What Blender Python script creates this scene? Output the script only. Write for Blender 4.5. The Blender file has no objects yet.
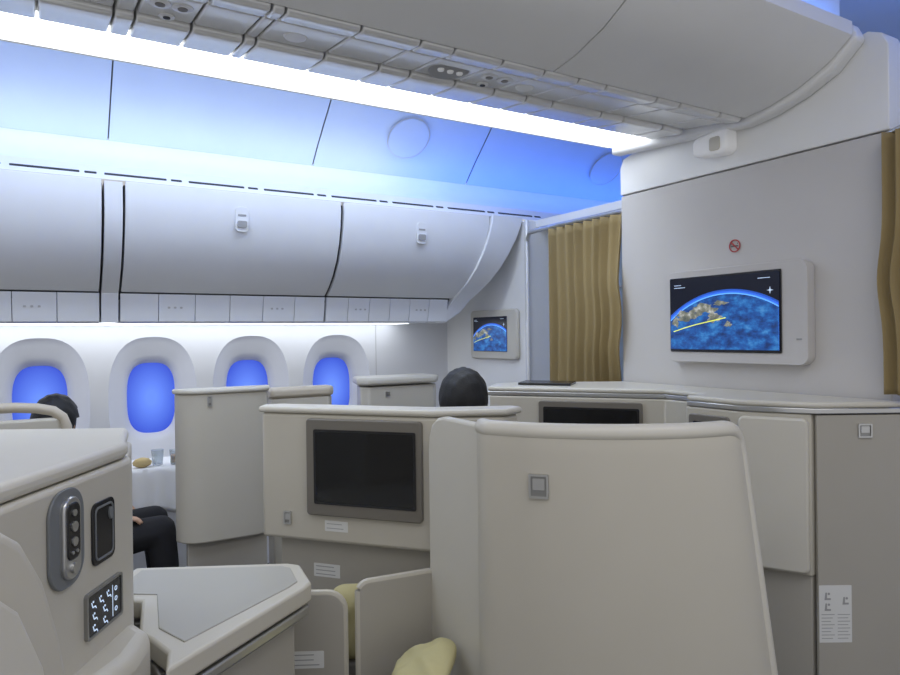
import bpy, bmesh, math, random
from mathutils import Vector, Matrix
random.seed(3)
sc = bpy.context.scene
try:
    sc.view_settings.view_transform = 'Standard'
except Exception:
    pass
Z = Vector((0, 0, 1))
CA, SA = 0.5150, 0.8572          # herringbone angle of the seats

def P(a, b):                      # angled seat frame -> cabin x,y
    return (a*SA + b*CA, -a*CA + b*SA)

# ------------------------------------------------------------ materials
def M(name, col, rough=.45, metal=0.0, es=0.0, ecol=None, var=.03, scale=6, bump=0.0, bscale=300, spec=.5):
    m = bpy.data.materials.new(name); m.use_nodes = True
    nt = m.node_tree; p = nt.nodes['Principled BSDF']
    p.inputs['Roughness'].default_value = rough
    p.inputs['Metallic'].default_value = metal
    p.inputs['Specular IOR Level'].default_value = spec
    tc = nt.nodes.new('ShaderNodeTexCoord')
    n = nt.nodes.new('ShaderNodeTexNoise'); n.inputs['Scale'].default_value = scale
    nt.links.new(tc.outputs['Object'], n.inputs['Vector'])
    mx = nt.nodes.new('ShaderNodeMix'); mx.data_type = 'RGBA'
    mx.inputs[6].default_value = (*[c*(1-var) for c in col], 1)
    mx.inputs[7].default_value = (*[min(1, c*(1+var)) for c in col], 1)
    nt.links.new(n.outputs['Fac'], mx.inputs[0])
    nt.links.new(mx.outputs[2], p.inputs['Base Color'])
    if es > 0:
        p.inputs['Emission Color'].default_value = (*(ecol or col), 1)
        p.inputs['Emission Strength'].default_value = es
    if bump > 0:
        n2 = nt.nodes.new('ShaderNodeTexNoise'); n2.inputs['Scale'].default_value = bscale
        nt.links.new(tc.outputs['Object'], n2.inputs['Vector'])
        b = nt.nodes.new('ShaderNodeBump'); b.inputs['Strength'].default_value = bump
        b.inputs['Distance'].default_value = .002
        nt.links.new(n2.outputs['Fac'], b.inputs['Height'])
        nt.links.new(b.outputs['Normal'], p.inputs['Normal'])
    return m

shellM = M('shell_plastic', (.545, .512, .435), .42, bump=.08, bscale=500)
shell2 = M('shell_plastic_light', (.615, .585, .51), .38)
greyM = M('grey_laminate', (.41, .385, .335), .5, bump=.1)
greyD = M('grey_dark_laminate', (.22, .21, .19), .55)
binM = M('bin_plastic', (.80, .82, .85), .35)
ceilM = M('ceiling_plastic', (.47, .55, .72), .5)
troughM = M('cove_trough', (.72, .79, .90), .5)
psuM = M('service_unit_plastic', (.80, .80, .79), .26, metal=.25)
backM = M('backing_grey', (.22, .22, .23), .6)
wallM = M('bulkhead_laminate', (.57, .55, .53), .5, bump=.1)
wallW = M('bulkhead_white', (.82, .82, .81), .45)
sideM = M('sidewall_plastic', (.72, .73, .76), .5)
seamM = M('seam_dark', (.10, .10, .11), .7)
slotM = M('slot_dark', (.03, .03, .035), .6)
bezelM = M('bezel_grey', (.17, .155, .13), .4)
bezelB = M('bezel_black', (.015, .015, .017), .25)
scrM = M('screen_off', (.006, .006, .007), .12)
metalM = M('brushed_metal', (.55, .55, .54), .3, metal=.85)
metalD = M('latch_metal', (.30, .30, .29), .35, metal=.7)
remM = M('remote_grey', (.16, .17, .18), .4)
tableM = M('table_laminate', (.40, .385, .34), .4, bump=.05)
curtM = M('curtain_fabric', (.31, .235, .11), .9, var=.06, scale=12, bump=.4, bscale=500)
carpetM = M('carpet', (.10, .10, .11), .95, var=.3, scale=80)
whiteL = M('white_light', (.9, .93, 1), .5, es=2.6, ecol=(.90, .95, 1))
washL = M('wash_light', (.9, .93, 1), .5, es=3.4, ecol=(.90, .95, 1))
coveL = M('cove_light', (.9, .93, 1), .5, es=8.5, ecol=(.80, .88, 1))
blueL = M('blue_light', (.1, .3, 1), .5, es=7, ecol=(.10, .30, 1))
blueS = M('blue_light_cove', (.1, .3, 1), .5, es=12, ecol=(.07, .26, 1))
whiteM = M('white_print', (.85, .85, .85), .5, es=.1)
cardM = M('card_white', (.72, .72, .70), .6)
inkM = M('ink_dark', (.12, .12, .12), .6)
inkG = M('ink_grey', (.35, .35, .35), .6)
inkL = M('ink_light', (.52, .52, .52), .6)
redM = M('sign_red', (.45, .04, .04), .5)
iconL = M('icon_glow', (.6, .75, 1), .5, es=.6, ecol=(.65, .8, 1))
clothM = M('tablecloth', (.80, .80, .80), .9, bump=.2)
pillowM = M('pillow_yellow', (.52, .47, .25), .9, bump=.3, bscale=120)
breadM = M('bread', (.55, .42, .2), .9, bump=.3, bscale=120)
blackF = M('black_fabric', (.012, .012, .015), .9, bump=.4, bscale=300)
seatF = M('seat_fabric', (.20, .19, .18), .85, bump=.3)
skinM = M('skin', (.50, .30, .20), .55)
hairM = M('hair_black', (.008, .008, .009), .6, bump=.8, bscale=200)
glassM = M('clear_cup', (.8, .85, .88), .1); glassM.node_tree.nodes['Principled BSDF'].inputs['Transmission Weight'].default_value = .8
orangeM = M('juice', (.8, .4, .05), .3)
yellowL = M('route_yellow', (.7, .75, .1), .5, es=.8, ecol=(.75, .8, .1))
galM = M('galley_blue_grey', (.35, .42, .52), .4)
beigeM = M('beige_trim', (.56, .50, .40), .5)

def map_mat(name, stops, sc_, strength=.8):
    m = bpy.data.materials.new(name); m.use_nodes = True
    nt = m.node_tree; p = nt.nodes['Principled BSDF']; p.inputs['Roughness'].default_value = .3
    tc = nt.nodes.new('ShaderNodeTexCoord'); mp = nt.nodes.new('ShaderNodeMapping')
    mp.inputs['Scale'].default_value = sc_; nt.links.new(tc.outputs['Object'], mp.inputs[0])
    n = nt.nodes.new('ShaderNodeTexNoise'); n.inputs['Scale'].default_value = 2.0; n.inputs['Detail'].default_value = 10
    n.inputs['Roughness'].default_value = .65
    nt.links.new(mp.outputs[0], n.inputs['Vector'])
    r = nt.nodes.new('ShaderNodeValToRGB'); e = r.color_ramp.elements
    e[0].position = stops[0][0]; e[0].color = (*stops[0][1], 1); e[1].position = stops[-1][0]; e[1].color = (*stops[-1][1], 1)
    for s in stops[1:-1]:
        x = e.new(s[0]); x.color = (*s[1], 1)
    nt.links.new(n.outputs['Fac'], r.inputs[0]); nt.links.new(r.outputs[0], p.inputs['Emission Color'])
    p.inputs['Base Color'].default_value = (.01, .01, .02, 1)
    p.inputs['Emission Strength'].default_value = strength
    return m
globeM = map_mat('map_ocean', [(.36, (.002, .03, .16)), (.5, (.008, .10, .42)), (.58, (.02, .20, .60)), (.68, (.08, .32, .72))], (1, 9, 16))
landM = map_mat('map_land', [(.35, (.10, .12, .10)), (.5, (.24, .25, .19)), (.58, (.42, .42, .36)), (.68, (.75, .78, .78))], (1, 16, 22))
skyM = M('map_space', (.003, .004, .012), .2, es=.3, ecol=(.004, .006, .02))
haloD = M('map_halo_dark', (.02, .12, .6), .3, es=.9, ecol=(.008, .04, .25))
haloM = M('map_halo', (.02, .12, .6), .3, es=.9, ecol=(.03, .13, .65))
haloB = M('map_halo_bright', (.1, .4, .9), .3, es=.9, ecol=(.12, .36, .95))

def window_mat():
    m = bpy.data.materials.new('dimmed_window'); m.use_nodes = True
    nt = m.node_tree; p = nt.nodes['Principled BSDF']; p.inputs['Roughness'].default_value = .25
    tc = nt.nodes.new('ShaderNodeTexCoord'); g = nt.nodes.new('ShaderNodeTexGradient'); g.gradient_type = 'SPHERICAL'
    mp = nt.nodes.new('ShaderNodeMapping'); mp.inputs['Scale'].default_value = (5.2, 1, 3.6)
    nt.links.new(tc.outputs['Object'], mp.inputs[0]); nt.links.new(mp.outputs[0], g.inputs[0])
    r = nt.nodes.new('ShaderNodeValToRGB'); e = r.color_ramp.elements
    e[0].position = 0; e[0].color = (.015, .04, .55, 1); e[1].position = .85; e[1].color = (.15, .29, 1, 1)
    nt.links.new(g.outputs['Fac'], r.inputs[0]); nt.links.new(r.outputs[0], p.inputs['Emission Color'])
    p.inputs['Base Color'].default_value = (.01, .02, .1, 1); p.inputs['Emission Strength'].default_value = 1.0
    return m
winM = window_mat()

# ------------------------------------------------------------ geometry helpers
def rrect(w, h, r, n=6, cx=0, cy=0):
    pts = []
    r = min(r, w/2-1e-4, h/2-1e-4)
    for (sx, sy, a0) in ((1, 1, 0), (-1, 1, 90), (-1, -1, 180), (1, -1, 270)):
        for i in range(n+1):
            a = math.radians(a0+90*i/n)
            pts.append((cx+sx*(w/2-r)+r*math.cos(a), cy+sy*(h/2-r)+r*math.sin(a)))
    return pts

def rect2(x0, y0, x1, y1, r=.005, n=5):
    return rrect(x1-x0, y1-y0, r, n, (x0+x1)/2, (y0+y1)/2)

def ell(rx, ry, n=32, cx=0, cy=0):
    return [(cx+rx*math.cos(2*math.pi*i/n), cy+ry*math.sin(2*math.pi*i/n)) for i in range(n)]

def g_plate(O, ex, pts, t, ey=Z, off=0.0):
    """2D outline in plane (ex,ey) at O, extruded by t toward n = ex x ey"""
    O = Vector(O); ex = Vector(ex).normalized(); ey = Vector(ey).normalized(); n = ex.cross(ey)
    N = len(pts)
    vs = [O+ex*x+ey*y+n*off for x, y in pts]+[O+ex*x+ey*y+n*(off+t) for x, y in pts]
    fs = [list(range(N))[::-1], list(range(N, 2*N))]
    fs += [[i, (i+1) % N, N+(i+1) % N, N+i] for i in range(N)]
    return vs, fs

def g_ring(O, ex, outer, inner, t, ey=Z, off=0.0):
    O = Vector(O); ex = Vector(ex).normalized(); ey = Vector(ey).normalized(); n = ex.cross(ey); N = len(outer)
    f = lambda L, k: [O+ex*x+ey*y+n*k for x, y in L]
    vs = f(outer, off)+f(outer, off+t)+f(inner, off+t)+f(inner, off)
    fs = []
    for k in range(4):
        for i in range(N):
            j = (i+1) % N; a = k*N; b = ((k+1) % 4)*N
            fs.append([a+i, a+j, b+j, b+i])
    return vs, fs

def g_prism(poly, z0, z1):
    N = len(poly)
    vs = [Vector((x, y, z0)) for x, y in poly]+[Vector((x, y, z1)) for x, y in poly]
    fs = [list(range(N))[::-1], list(range(N, 2*N))]+[[i, (i+1) % N, N+(i+1) % N, N+i] for i in range(N)]
    return vs, fs

def g_sweep(prof, x0, x1, closed=True):
    """profile in (y,z) extruded along x; x0/x1 numbers or functions of (y,z)"""
    f0 = x0 if callable(x0) else (lambda y, z: x0)
    f1 = x1 if callable(x1) else (lambda y, z: x1)
    N = len(prof)
    vs = [Vector((f0(y, z), y, z)) for y, z in prof]+[Vector((f1(y, z), y, z)) for y, z in prof]
    fs = [[i, (i+1) % N, N+(i+1) % N, N+i] for i in range(N if closed else N-1)]
    if closed: fs += [list(range(N))[::-1], list(range(N, 2*N))]
    return vs, fs

def g_box(x0, x1, y0, y1, z0, z1):
    return g_prism([(x0, y0), (x1, y0), (x1, y1), (x0, y1)], z0, z1)

def g_tube(pts, r, n=10, rz=None):
    vs, fs = [], []
    pts = [Vector(p) for p in pts]
    for i, p in enumerate(pts):
        t = (pts[min(i+1, len(pts)-1)]-pts[max(i-1, 0)]).normalized()
        up = Z if abs(t.z) < .95 else Vector((1, 0, 0))
        s = t.cross(up).normalized(); u = s.cross(t)
        for k in range(n):
            a = 2*math.pi*k/n
            vs.append(p+s*r*math.cos(a)+u*(rz or r)*math.sin(a))
    for i in range(len(pts)-1):
        for k in range(n):
            fs.append([i*n+k, i*n+(k+1) % n, (i+1)*n+(k+1) % n, (i+1)*n+k])
    fs += [list(range(n))[::-1], list(range((len(pts)-1)*n, len(pts)*n))]
    return vs, fs

def g_lathe(c, prof, n=24, squash=1):
    vs, fs = [], []
    for r, z in prof:
        for k in range(n):
            a = 2*math.pi*k/n
            vs.append(Vector((c[0]+r*math.cos(a), c[1]+r*squash*math.sin(a), c[2]+z)))
    for i in range(len(prof)-1):
        for k in range(n):
            fs.append([i*n+k, i*n+(k+1) % n, (i+1)*n+(k+1) % n, (i+1)*n+k])
    fs += [list(range(n))[::-1], list(range((len(prof)-1)*n, len(prof)*n))]
    return vs, fs

def setpar(ob, parent):
    ob.parent = parent
    loc = Vector((0, 0, 0)); q = parent
    while q is not None:
        loc += q.location
        q = q.parent
    ob.location = ob.location-loc

def tag(ob, label=None, cat=None, group=None, kind=None):
    if label: ob['label'] = label
    if cat: ob['category'] = cat
    if group: ob['group'] = group
    if kind: ob['kind'] = kind

def obj(name, geos, parent=None, bevel=0, seg=3, label=None, cat=None, group=None, kind=None, smooth=35, sol=0):
    mats, vs, fs, mi = [], [], [], []
    for (g, m) in geos:
        if m not in mats: mats.append(m)
        o = len(vs); vs += g[0]; fs += [[o+i for i in f] for f in g[1]]; mi += [mats.index(m)]*len(g[1])
    lo = Vector([min(v[i] for v in vs) for i in range(3)]); hi = Vector([max(v[i] for v in vs) for i in range(3)])
    c = (lo+hi)/2
    me = bpy.data.meshes.new(name); me.from_pydata([v-c for v in vs], [], fs)
    for m in mats: me.materials.append(m)
    for p, k in zip(me.polygons, mi): p.material_index = k
    bm = bmesh.new(); bm.from_mesh(me); bmesh.ops.recalc_face_normals(bm, faces=bm.faces); bm.to_mesh(me); bm.free()
    me.polygons.foreach_set('use_smooth', [True]*len(me.polygons))
    me.set_sharp_from_angle(angle=math.radians(smooth))
    ob = bpy.data.objects.new(name, me); ob.location = c
    bpy.context.collection.objects.link(ob)
    if sol:
        s = ob.modifiers.new('thick', 'SOLIDIFY'); s.thickness = sol; s.offset = 0
    if bevel:
        b = ob.modifiers.new('bevel', 'BEVEL'); b.width = bevel; b.segments = seg; b.limit_method = 'ANGLE'; b.angle_limit = math.radians(35)
    if parent: setpar(ob, parent)
    tag(ob, label, cat, group, kind)
    return ob

def empty(name, loc, label, cat, group=None):
    e = bpy.data.objects.new(name, None); e.location = loc; e.empty_display_size = .1
    bpy.context.collection.objects.link(e); tag(e, label, cat, group); return e

def V2(p0, p1):
    a = Vector((*p0, 0)); b = Vector((*p1, 0)); return (b-a).normalized(), (b-a).length
def lerp(a, b, t): return a+(b-a)*t

# ------------------------------------------------------------ setting: floor, walls, ceiling
obj('floor', [(g_box(-2.5, 4.3, -1.2, 4.6, -.05, 0), carpetM)], kind='structure', label='dark cabin carpet floor')

WX = [-.01+.596*k for k in range(-2, 4)]
zc, zlo, zhi, ywall, ypane = 1.13, .62, 1.64, 4.50, 4.62
vs, fs = [], []
NN = 64
def sup(a, rx, rz, e):
    c, s = math.cos(a), math.sin(a)
    return (math.copysign(abs(c)**(2/e), c)*rx, math.copysign(abs(s)**(2/e), s)*rz)
for wx in WX:
    o = len(vs)
    loops = []
    rec = []
    hw = .298
    for i in range(NN):
        a = 2*math.pi*i/NN
        c, s = math.cos(a), math.sin(a)
        hz = (zhi-zc) if s >= 0 else (zc-zlo)
        k = min(hw/abs(c) if abs(c) > 1e-6 else 1e9, hz/abs(s) if abs(s) > 1e-6 else 1e9)
        rec.append((c*k, s*k))
    loops.append([(wx+x, ywall, zc+z) for x, z in rec])
    for (rx, rz, e, y, dz) in ((.250, .385, 2.6, ywall, -.005), (.244, .379, 2.6, ywall+.008, -.005), (.222, .345, 2.6, ywall+.035, -.003), (.18, .27, 2.8, ywall+.065, 0), (.152, .235, 2.9, ywall+.09, 0), (.138, .218, 3.0, ypane, 0)):
        L = []
        for i in range(NN):
            x, z = sup(2*math.pi*i/NN, rx, rz, e); L.append((wx+x, y, zc+z+dz))
        loops.append(L)
    for L in loops: vs += [Vector(p) for p in L]
    for k in range(len(loops)-1):
        for i in range(NN):
            j = (i+1) % NN
            fs.append([o+k*NN+i, o+k*NN+j, o+(k+1)*NN+j, o+(k+1)*NN+i])
xe = WX[-1]+.298
gW = (vs, fs)
strips = [([Vector((-1.5, ywall, 0)), Vector((xe, ywall, 0)), Vector((xe, ywall, zlo)), Vector((-1.5, ywall, zlo))], [[0, 1, 2, 3]]),
          ([Vector((-1.5, ywall, zhi)), Vector((xe, ywall, zhi)), Vector((xe, ywall, 1.75)), Vector((-1.5, ywall, 1.75))], [[0, 1, 2, 3]]),
          ([Vector((xe, ywall, 0)), Vector((2.66, ywall-.05, 0)), Vector((2.66, ywall-.05, 1.75)), Vector((xe, ywall, 1.75))], [[0, 1, 2, 3]])]
obj('wall_left', [(gW, sideM)]+[(s, sideM) for s in strips]+[(g_box(xe-.002, xe+.002, ywall-.003, ywall, .3, 1.6), inkL)], kind='structure', label='white cabin sidewall with arched window recesses')
for i, wx in enumerate(WX):
    pts = [sup(2*math.pi*k/48, .140, .220, 3) for k in range(48)]
    obj('window_%d' % (i+1), [(g_plate((wx, ypane+.004, zc), (1, 0, 0), pts, .006), winM)], kind='structure', label='oval cabin window dimmed to glowing blue')

cove = [(3.82, 2.50), (3.72, 2.60), (3.61, 2.70), (3.49, 2.81), (3.33, 2.92), (3.1, 3.0), (2.8, 3.05), (2.4, 3.07), (1.2, 3.07), (.6, 3.05), (.1, 2.95), (-.5, 2.8), (-.9, 2.5)]
seams = [-1.83, -.77, .30, 1.37, 2.43, 4.25]
gc = []
for a, b in zip(seams[:-1], seams[1:]):
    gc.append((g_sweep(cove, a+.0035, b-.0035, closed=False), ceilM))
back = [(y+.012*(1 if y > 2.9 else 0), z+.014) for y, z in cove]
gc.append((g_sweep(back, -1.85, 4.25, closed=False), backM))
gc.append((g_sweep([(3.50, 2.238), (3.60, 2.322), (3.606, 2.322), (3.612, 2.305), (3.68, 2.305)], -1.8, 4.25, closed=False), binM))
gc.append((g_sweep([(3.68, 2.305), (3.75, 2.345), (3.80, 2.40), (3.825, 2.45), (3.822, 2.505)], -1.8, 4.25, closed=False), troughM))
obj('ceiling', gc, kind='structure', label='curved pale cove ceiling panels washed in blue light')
obj('trim_1', [(g_box(-1.8, 2.25, 3.618, 3.668, 2.308, 2.312), coveL)], kind='structure', label='white cove light strip above the bins')
obj('trim_2', [(g_box(1.9, 4.14, 3.618, 3.668, 2.314, 2.317), blueS)], kind='structure', label='blue cove light strip')
gs = []
x = -1.6
while x < 2.55:
    for (s0, s1) in ((.0, .27), (.29, .34)):
        O = Vector((x+s0, 3.538, 2.268))
        gs.append((g_plate(O, (1, 0, 0), rect2(0, -.008, s1-s0, .008, .004), .004, ey=(0, .77, .64)), slotM))
    x += .372
obj('trim_3', gs, kind='structure', label='row of dark air vent slots')

for X in (1.90, 3.5):
    ey = Vector((0, -.31, .315)).normalized()
    O = Vector((X, 3.615, 2.682))
    obj('ceiling_speaker', [(g_ring(O, (1, 0, 0), ell(.135, .135, 48), ell(.131, .131, 48), .003, ey=ey, off=.002), inkL),
                            (g_plate(O, (1, 0, 0), ell(.127, .127, 48), .003, ey=ey, off=.001), ceilM)],
        label='round flush speaker cover in the pale ceiling panel', cat='speaker', group='ceiling speaker covers')

# centre overhead structure (between the aisles)
near = [(1.655, 2.32), (1.55, 2.335), (1.43, 2.37), (1.33, 2.42), (1.25, 2.485)]
gn = []
for a, b in ((-1.8, -.70), (-.694, .337), (.343, 1.381), (1.387, 2.33)):
    gn.append((g_sweep(near+[(1.25, 2.53), (1.655, 2.53)], a, b), wallW))
gn.append((g_sweep([(1.262, 2.5), (1.262, 2.488), (1.335, 2.426), (1.435, 2.376), (1.65, 2.33), (1.65, 2.5)], -1.8, 2.33), backM))
obj('ceiling.001', gn, kind='structure', label='smooth white overhead panels above the centre seats')
obj('trim_12', [(g_box(-1.8, 2.33, 1.66, 2.12, 2.425, 2.44), backM)], kind='structure', label='grey backing above the service panels')
obj('trim_13', [(g_box(-1.8, 2.4, 1.33, 1.34, 2.531, 2.85), troughM)], kind='structure', label='pale valance above the aisle')
obj('trim_6', [(g_box(-1.8, 2.38, 1.275, 1.315, 2.532, 2.536), blueL)], kind='structure', label='blue cove light above the aisle')
obj('trim_4', [(g_sweep([(2.125, 2.368), (2.40, 2.390), (2.40, 2.398), (2.125, 2.378)], -1.8, 2.36), whiteL)], kind='structure', label='bright white light strip along the centre ceiling')
obj('trim_14', [(g_sweep([(2.125, 2.380), (2.405, 2.400), (2.42, 2.392), (2.46, 2.42), (2.46, 2.52), (2.125, 2.52)], -1.8, 2.36), wallW)], kind='structure', label='white housing of the centre ceiling light')
obj('trim_5', [(g_box(-1.8, 2.4, 2.38, 2.44, 2.525, 2.56), blueL)], kind='structure', label='blue cove light above the centre structure')
# end trim
endp = [(1.235, 2.475), (1.32, 2.395), (1.43, 2.345), (1.55, 2.31), (1.66, 2.295), (2.38, 2.345), (2.38, 2.40), (1.66, 2.36), (1.45, 2.42), (1.262, 2.535)]
obj('trim_7', [(g_sweep(endp, 2.335, 2.395), wallW)], bevel=.014, kind='structure', label='white curved end trim')

# passenger service units
def psu_y(t): return 1.662+.455*t
def psu_z(t): return 2.318+.047*t
units = [(-1.7, -1.0), (-1.0, -.4), (-.4, 0.0), (0.0, .17), (.17, .22), (.22, .36), (.36, .50), (.50, .535), (.535, .74), (.74, .92), (.92, 1.03), (1.03, 1.20), (1.20, 1.36), (1.36, 1.50), (1.50, 1.62), (1.62, 1.86), (1.86, 1.98), (1.98, 2.20), (2.20, 2.325)]
for k, (a, b) in enumerate(units):
    e = empty('service_panel', (a, 1.88, 2.36), 'satin grey overhead service panel segment', 'service panel', 'overhead service panels')
    def sp(t0, t1, drop=0):
        return [(psu_y(t0), psu_z(t0)-drop), (psu_y(t0)+.012, psu_z(t0)-drop-.010), (psu_y(t1)-.012, psu_z(t1)-drop-.010), (psu_y(t1), psu_z(t1)-drop), (psu_y(t1), psu_z(t1)+.04), (psu_y(t0), psu_z(t0)+.04)]
    g = [(g_sweep(sp(.0, .17), a+.003, b-.003), psuM), (g_sweep(sp(.178, .60, -.010), a+.003, b-.003), psuM), (g_sweep(sp(.608, 1, .004), a+.003, b-.003), psuM)]
    obj('cover', g, parent=e, bevel=.006, seg=3)
    w = b-a
    if k in (5, 12, 2):
        for j, (fx, t) in enumerate(((.3, .33), (.68, .33), (.5, .52))):
            cx, cy, cz = a+w*fx, psu_y(t), psu_z(t)+.006
            r = .026 if j < 2 else .020
            obj('reading_light' if j < 2 else 'air_vent', [(g_lathe((cx, cy, cz-.012), [(r*.6, 0), (r, .002), (r, .012)]), psuM), (g_lathe((cx, cy, cz-.0135), [(r*.45, 0), (r*.5, .003)]), slotM if j == 2 else bezelM)], parent=e)
    if k == 11:
        obj('lamp_recess', [(g_lathe((a+w*.5, psu_y(.38), psu_z(.38)-.004), [(.058, 0), (.066, .004), (.066, .012)], 32, squash=1.25), inkG)], parent=e)
        for j in range(3):
            obj('call_button', [(g_lathe((a+w*(.3+.2*j), psu_y(.38), psu_z(.38)-.010), [(.009, 0), (.011, .004), (.011, .01)], 16), whiteM)], parent=e)
    if k == 13 or k == 8:
        obj('cover_disc', [(g_lathe((a+w*.4, psu_y(.4), psu_z(.4)-.004), [(.030, 0), (.034, .004), (.034, .012)], 32), psuM)], parent=e)

# ------------------------------------------------------------ overhead bins along the windows
faceP = [(3.50, 2.236), (3.497, 2.18), (3.507, 2.10), (3.532, 2.01), (3.575, 1.92), (3.635, 1.84), (3.70, 1.78), (3.765, 1.735)]
inner = [(y+.03, z+.005) for y, z in faceP][::-1]
bodyP = [(3.54, 2.225), (3.535, 2.10), (3.56, 2.01), (3.60, 1.92), (3.66, 1.84), (3.73, 1.78), (3.80, 1.735), (3.80, 1.70), (4.49, 1.70), (4.49, 2.225)]
bandP = [(3.770, 1.728), (3.80, 1.588), (3.83, 1.578), (4.49, 1.60), (4.49, 1.69), (3.80, 1.728)]
def endx(top, bot):
    def f(y, z):
        t = max(0, min(1, (z-1.6)/.6)); return bot+(top-bot)*(t**.55)
    return f
bins = [(-1.75, -.86), (-.85, .249), (.341, 1.42), (1.43, 2.41)]
for k, (a, b) in enumerate(bins):
    e = empty('overhead_bin', ((a+b)/2, 4.1, 1.60), 'closed white overhead bin with curved door above the windows', 'overhead bin', 'overhead bins along the windows')
    last = k == 3
    x1 = endx(2.40, 2.22) if last else b-.004
    obj('body', [(g_sweep(bodyP, a, b if not last else endx(2.40, 2.2)), seamM)], parent=e)
    obj('door', [(g_sweep(faceP+inner, a+.004, x1), binM)], parent=e, bevel=.004)
    n = 6
    g = []
    bx1 = 2.255 if last else b
    for j in range(n):
        s0 = a+(bx1-a)*j/n; s1 = a+(bx1-a)*(j+1)/n
        g.append((g_sweep(bandP, s0+.0015, s1-.0015), binM))
    obj('lower_panel', g, parent=e, bevel=.0015, seg=2)
    hx = (a+b)/2 if not last else 1.92
    hy, hz = 3.508, 2.11
    g = [(g_plate((hx, hy-.002, hz-.01), (1, 0, 0), rrect(.066, .125, .022), .006, ey=(0, -.1, 1)), binM),
         (g_plate((hx, hy-.008, hz-.035), (1, 0, 0), rrect(.048, .034, .008), .006, ey=(0, -.1, 1)), inkG),
         (g_plate((hx, hy-.006, hz+.01), (1, 0, 0), rrect(.042, .010, .003), .006, ey=(0, -.1, 1)), inkG)]
    obj('latch', g, parent=e, bevel=.001)
    ey = Vector((0, -.03, .14)).normalized()
    for j in (1, 4):
        s0 = a+(bx1-a)*j/n
        g = []
        for q in range(3):
            g.append((g_plate((s0+.05+.03*q, 3.784, 1.66), (1, 0, 0), rrect(.012, .010, .003), .002, ey=ey), inkL))
        obj('sign_marks', g, parent=e)
obj('trim_8', [(g_sweep([(3.505, 2.232), (3.505, 2.10), (3.53, 2.01), (3.575, 1.92), (3.635, 1.84), (3.705, 1.78), (3.77, 1.73), (3.805, 1.582), (4.49, 1.60), (4.49, 2.23)], .257, .333), binM)], kind='structure', label='white filler pillar between bins')
eo = lambda y, z: 2.25+.40*(max(0, min(1, (z-1.58)/.66)))**.6
ei = lambda y, z: 2.175+.24*(max(0, min(1, (z-1.58)/.66)))**.55
obj('trim_9', [(g_sweep([(3.485, 2.245), (3.482, 2.18), (3.492, 2.10), (3.517, 2.01), (3.56, 1.92), (3.62, 1.84), (3.685, 1.78), (3.755, 1.72), (3.79, 1.65), (3.81, 1.576), (4.46, 1.60), (4.46, 2.245)], ei, eo), binM)], bevel=.006, kind='structure', label='white curved end trim of the bins')
obj('trim_10', [(g_box(-1.6, 2.2, 4.22, 4.46, 1.583, 1.590), washL)], kind='structure', label='white wash light under the bins')

# ------------------------------------------------------------ forward area
obj('wall_front', [(g_box(4.15, 4.25, -1.0, 4.6, 0, 3.05), wallW)], kind='structure', label='pale wall beyond the curtain')
lav = [(2.65, 3.44), (4.15, 3.44), (4.15, 4.5), (2.65, 4.5)]
obj('wall_lavatory', [(g_prism(lav, 0, 2.225), wallW), (g_box(2.63, 2.655, 3.425, 3.455, 0, 2.225), psuM)], bevel=.01, kind='structure', label='white partition wall beside the windows')
obj('door_1', [(g_box(3.0, 3.04, 2.75, 3.43, 0, 2.17), galM), (g_plate((2.995, 3.28, 1.72), (0, -1, 0), rrect(.08, .05, .01), .012), metalD),
               (g_plate((2.998, 3.1, 1.0), (0, -1, 0), rrect(.6, 1.2, .02), .004), galM), (g_plate((2.995, 3.1, 1.78), (0, -1, 0), rrect(.6, .012, .004), .006), inkG)], bevel=.003, kind='structure', label='blue-grey galley door panel')
obj('trim_11', [(g_box(2.72, 3.2, 2.40, 3.44, 2.18, 2.225), wallW)], kind='structure', label='pale soffit above the aisle')

wp = [(1.17, 0), (2.38, 0), (2.38, 2.29), (2.36, 2.33), (2.30, 2.345), (1.66, 2.345), (1.4, 2.42), (1.262, 2.50), (1.235, 2.505), (1.19, 2.485), (1.17, 2.44)]
lowp = [(1.17, 0), (2.38, 0), (2.38, 2.155), (1.17, 2.155)]
upp = [(1.17, 2.16)]+[(2.38, 2.16)]+wp[2:]
obj('wall_bulkhead', [(g_sweep(lowp, 2.40, 2.50), wallM), (g_sweep(upp, 2.396, 2.50), wallW)], bevel=.004, kind='structure', label='grey bulkhead wall with white upper panel')

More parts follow.
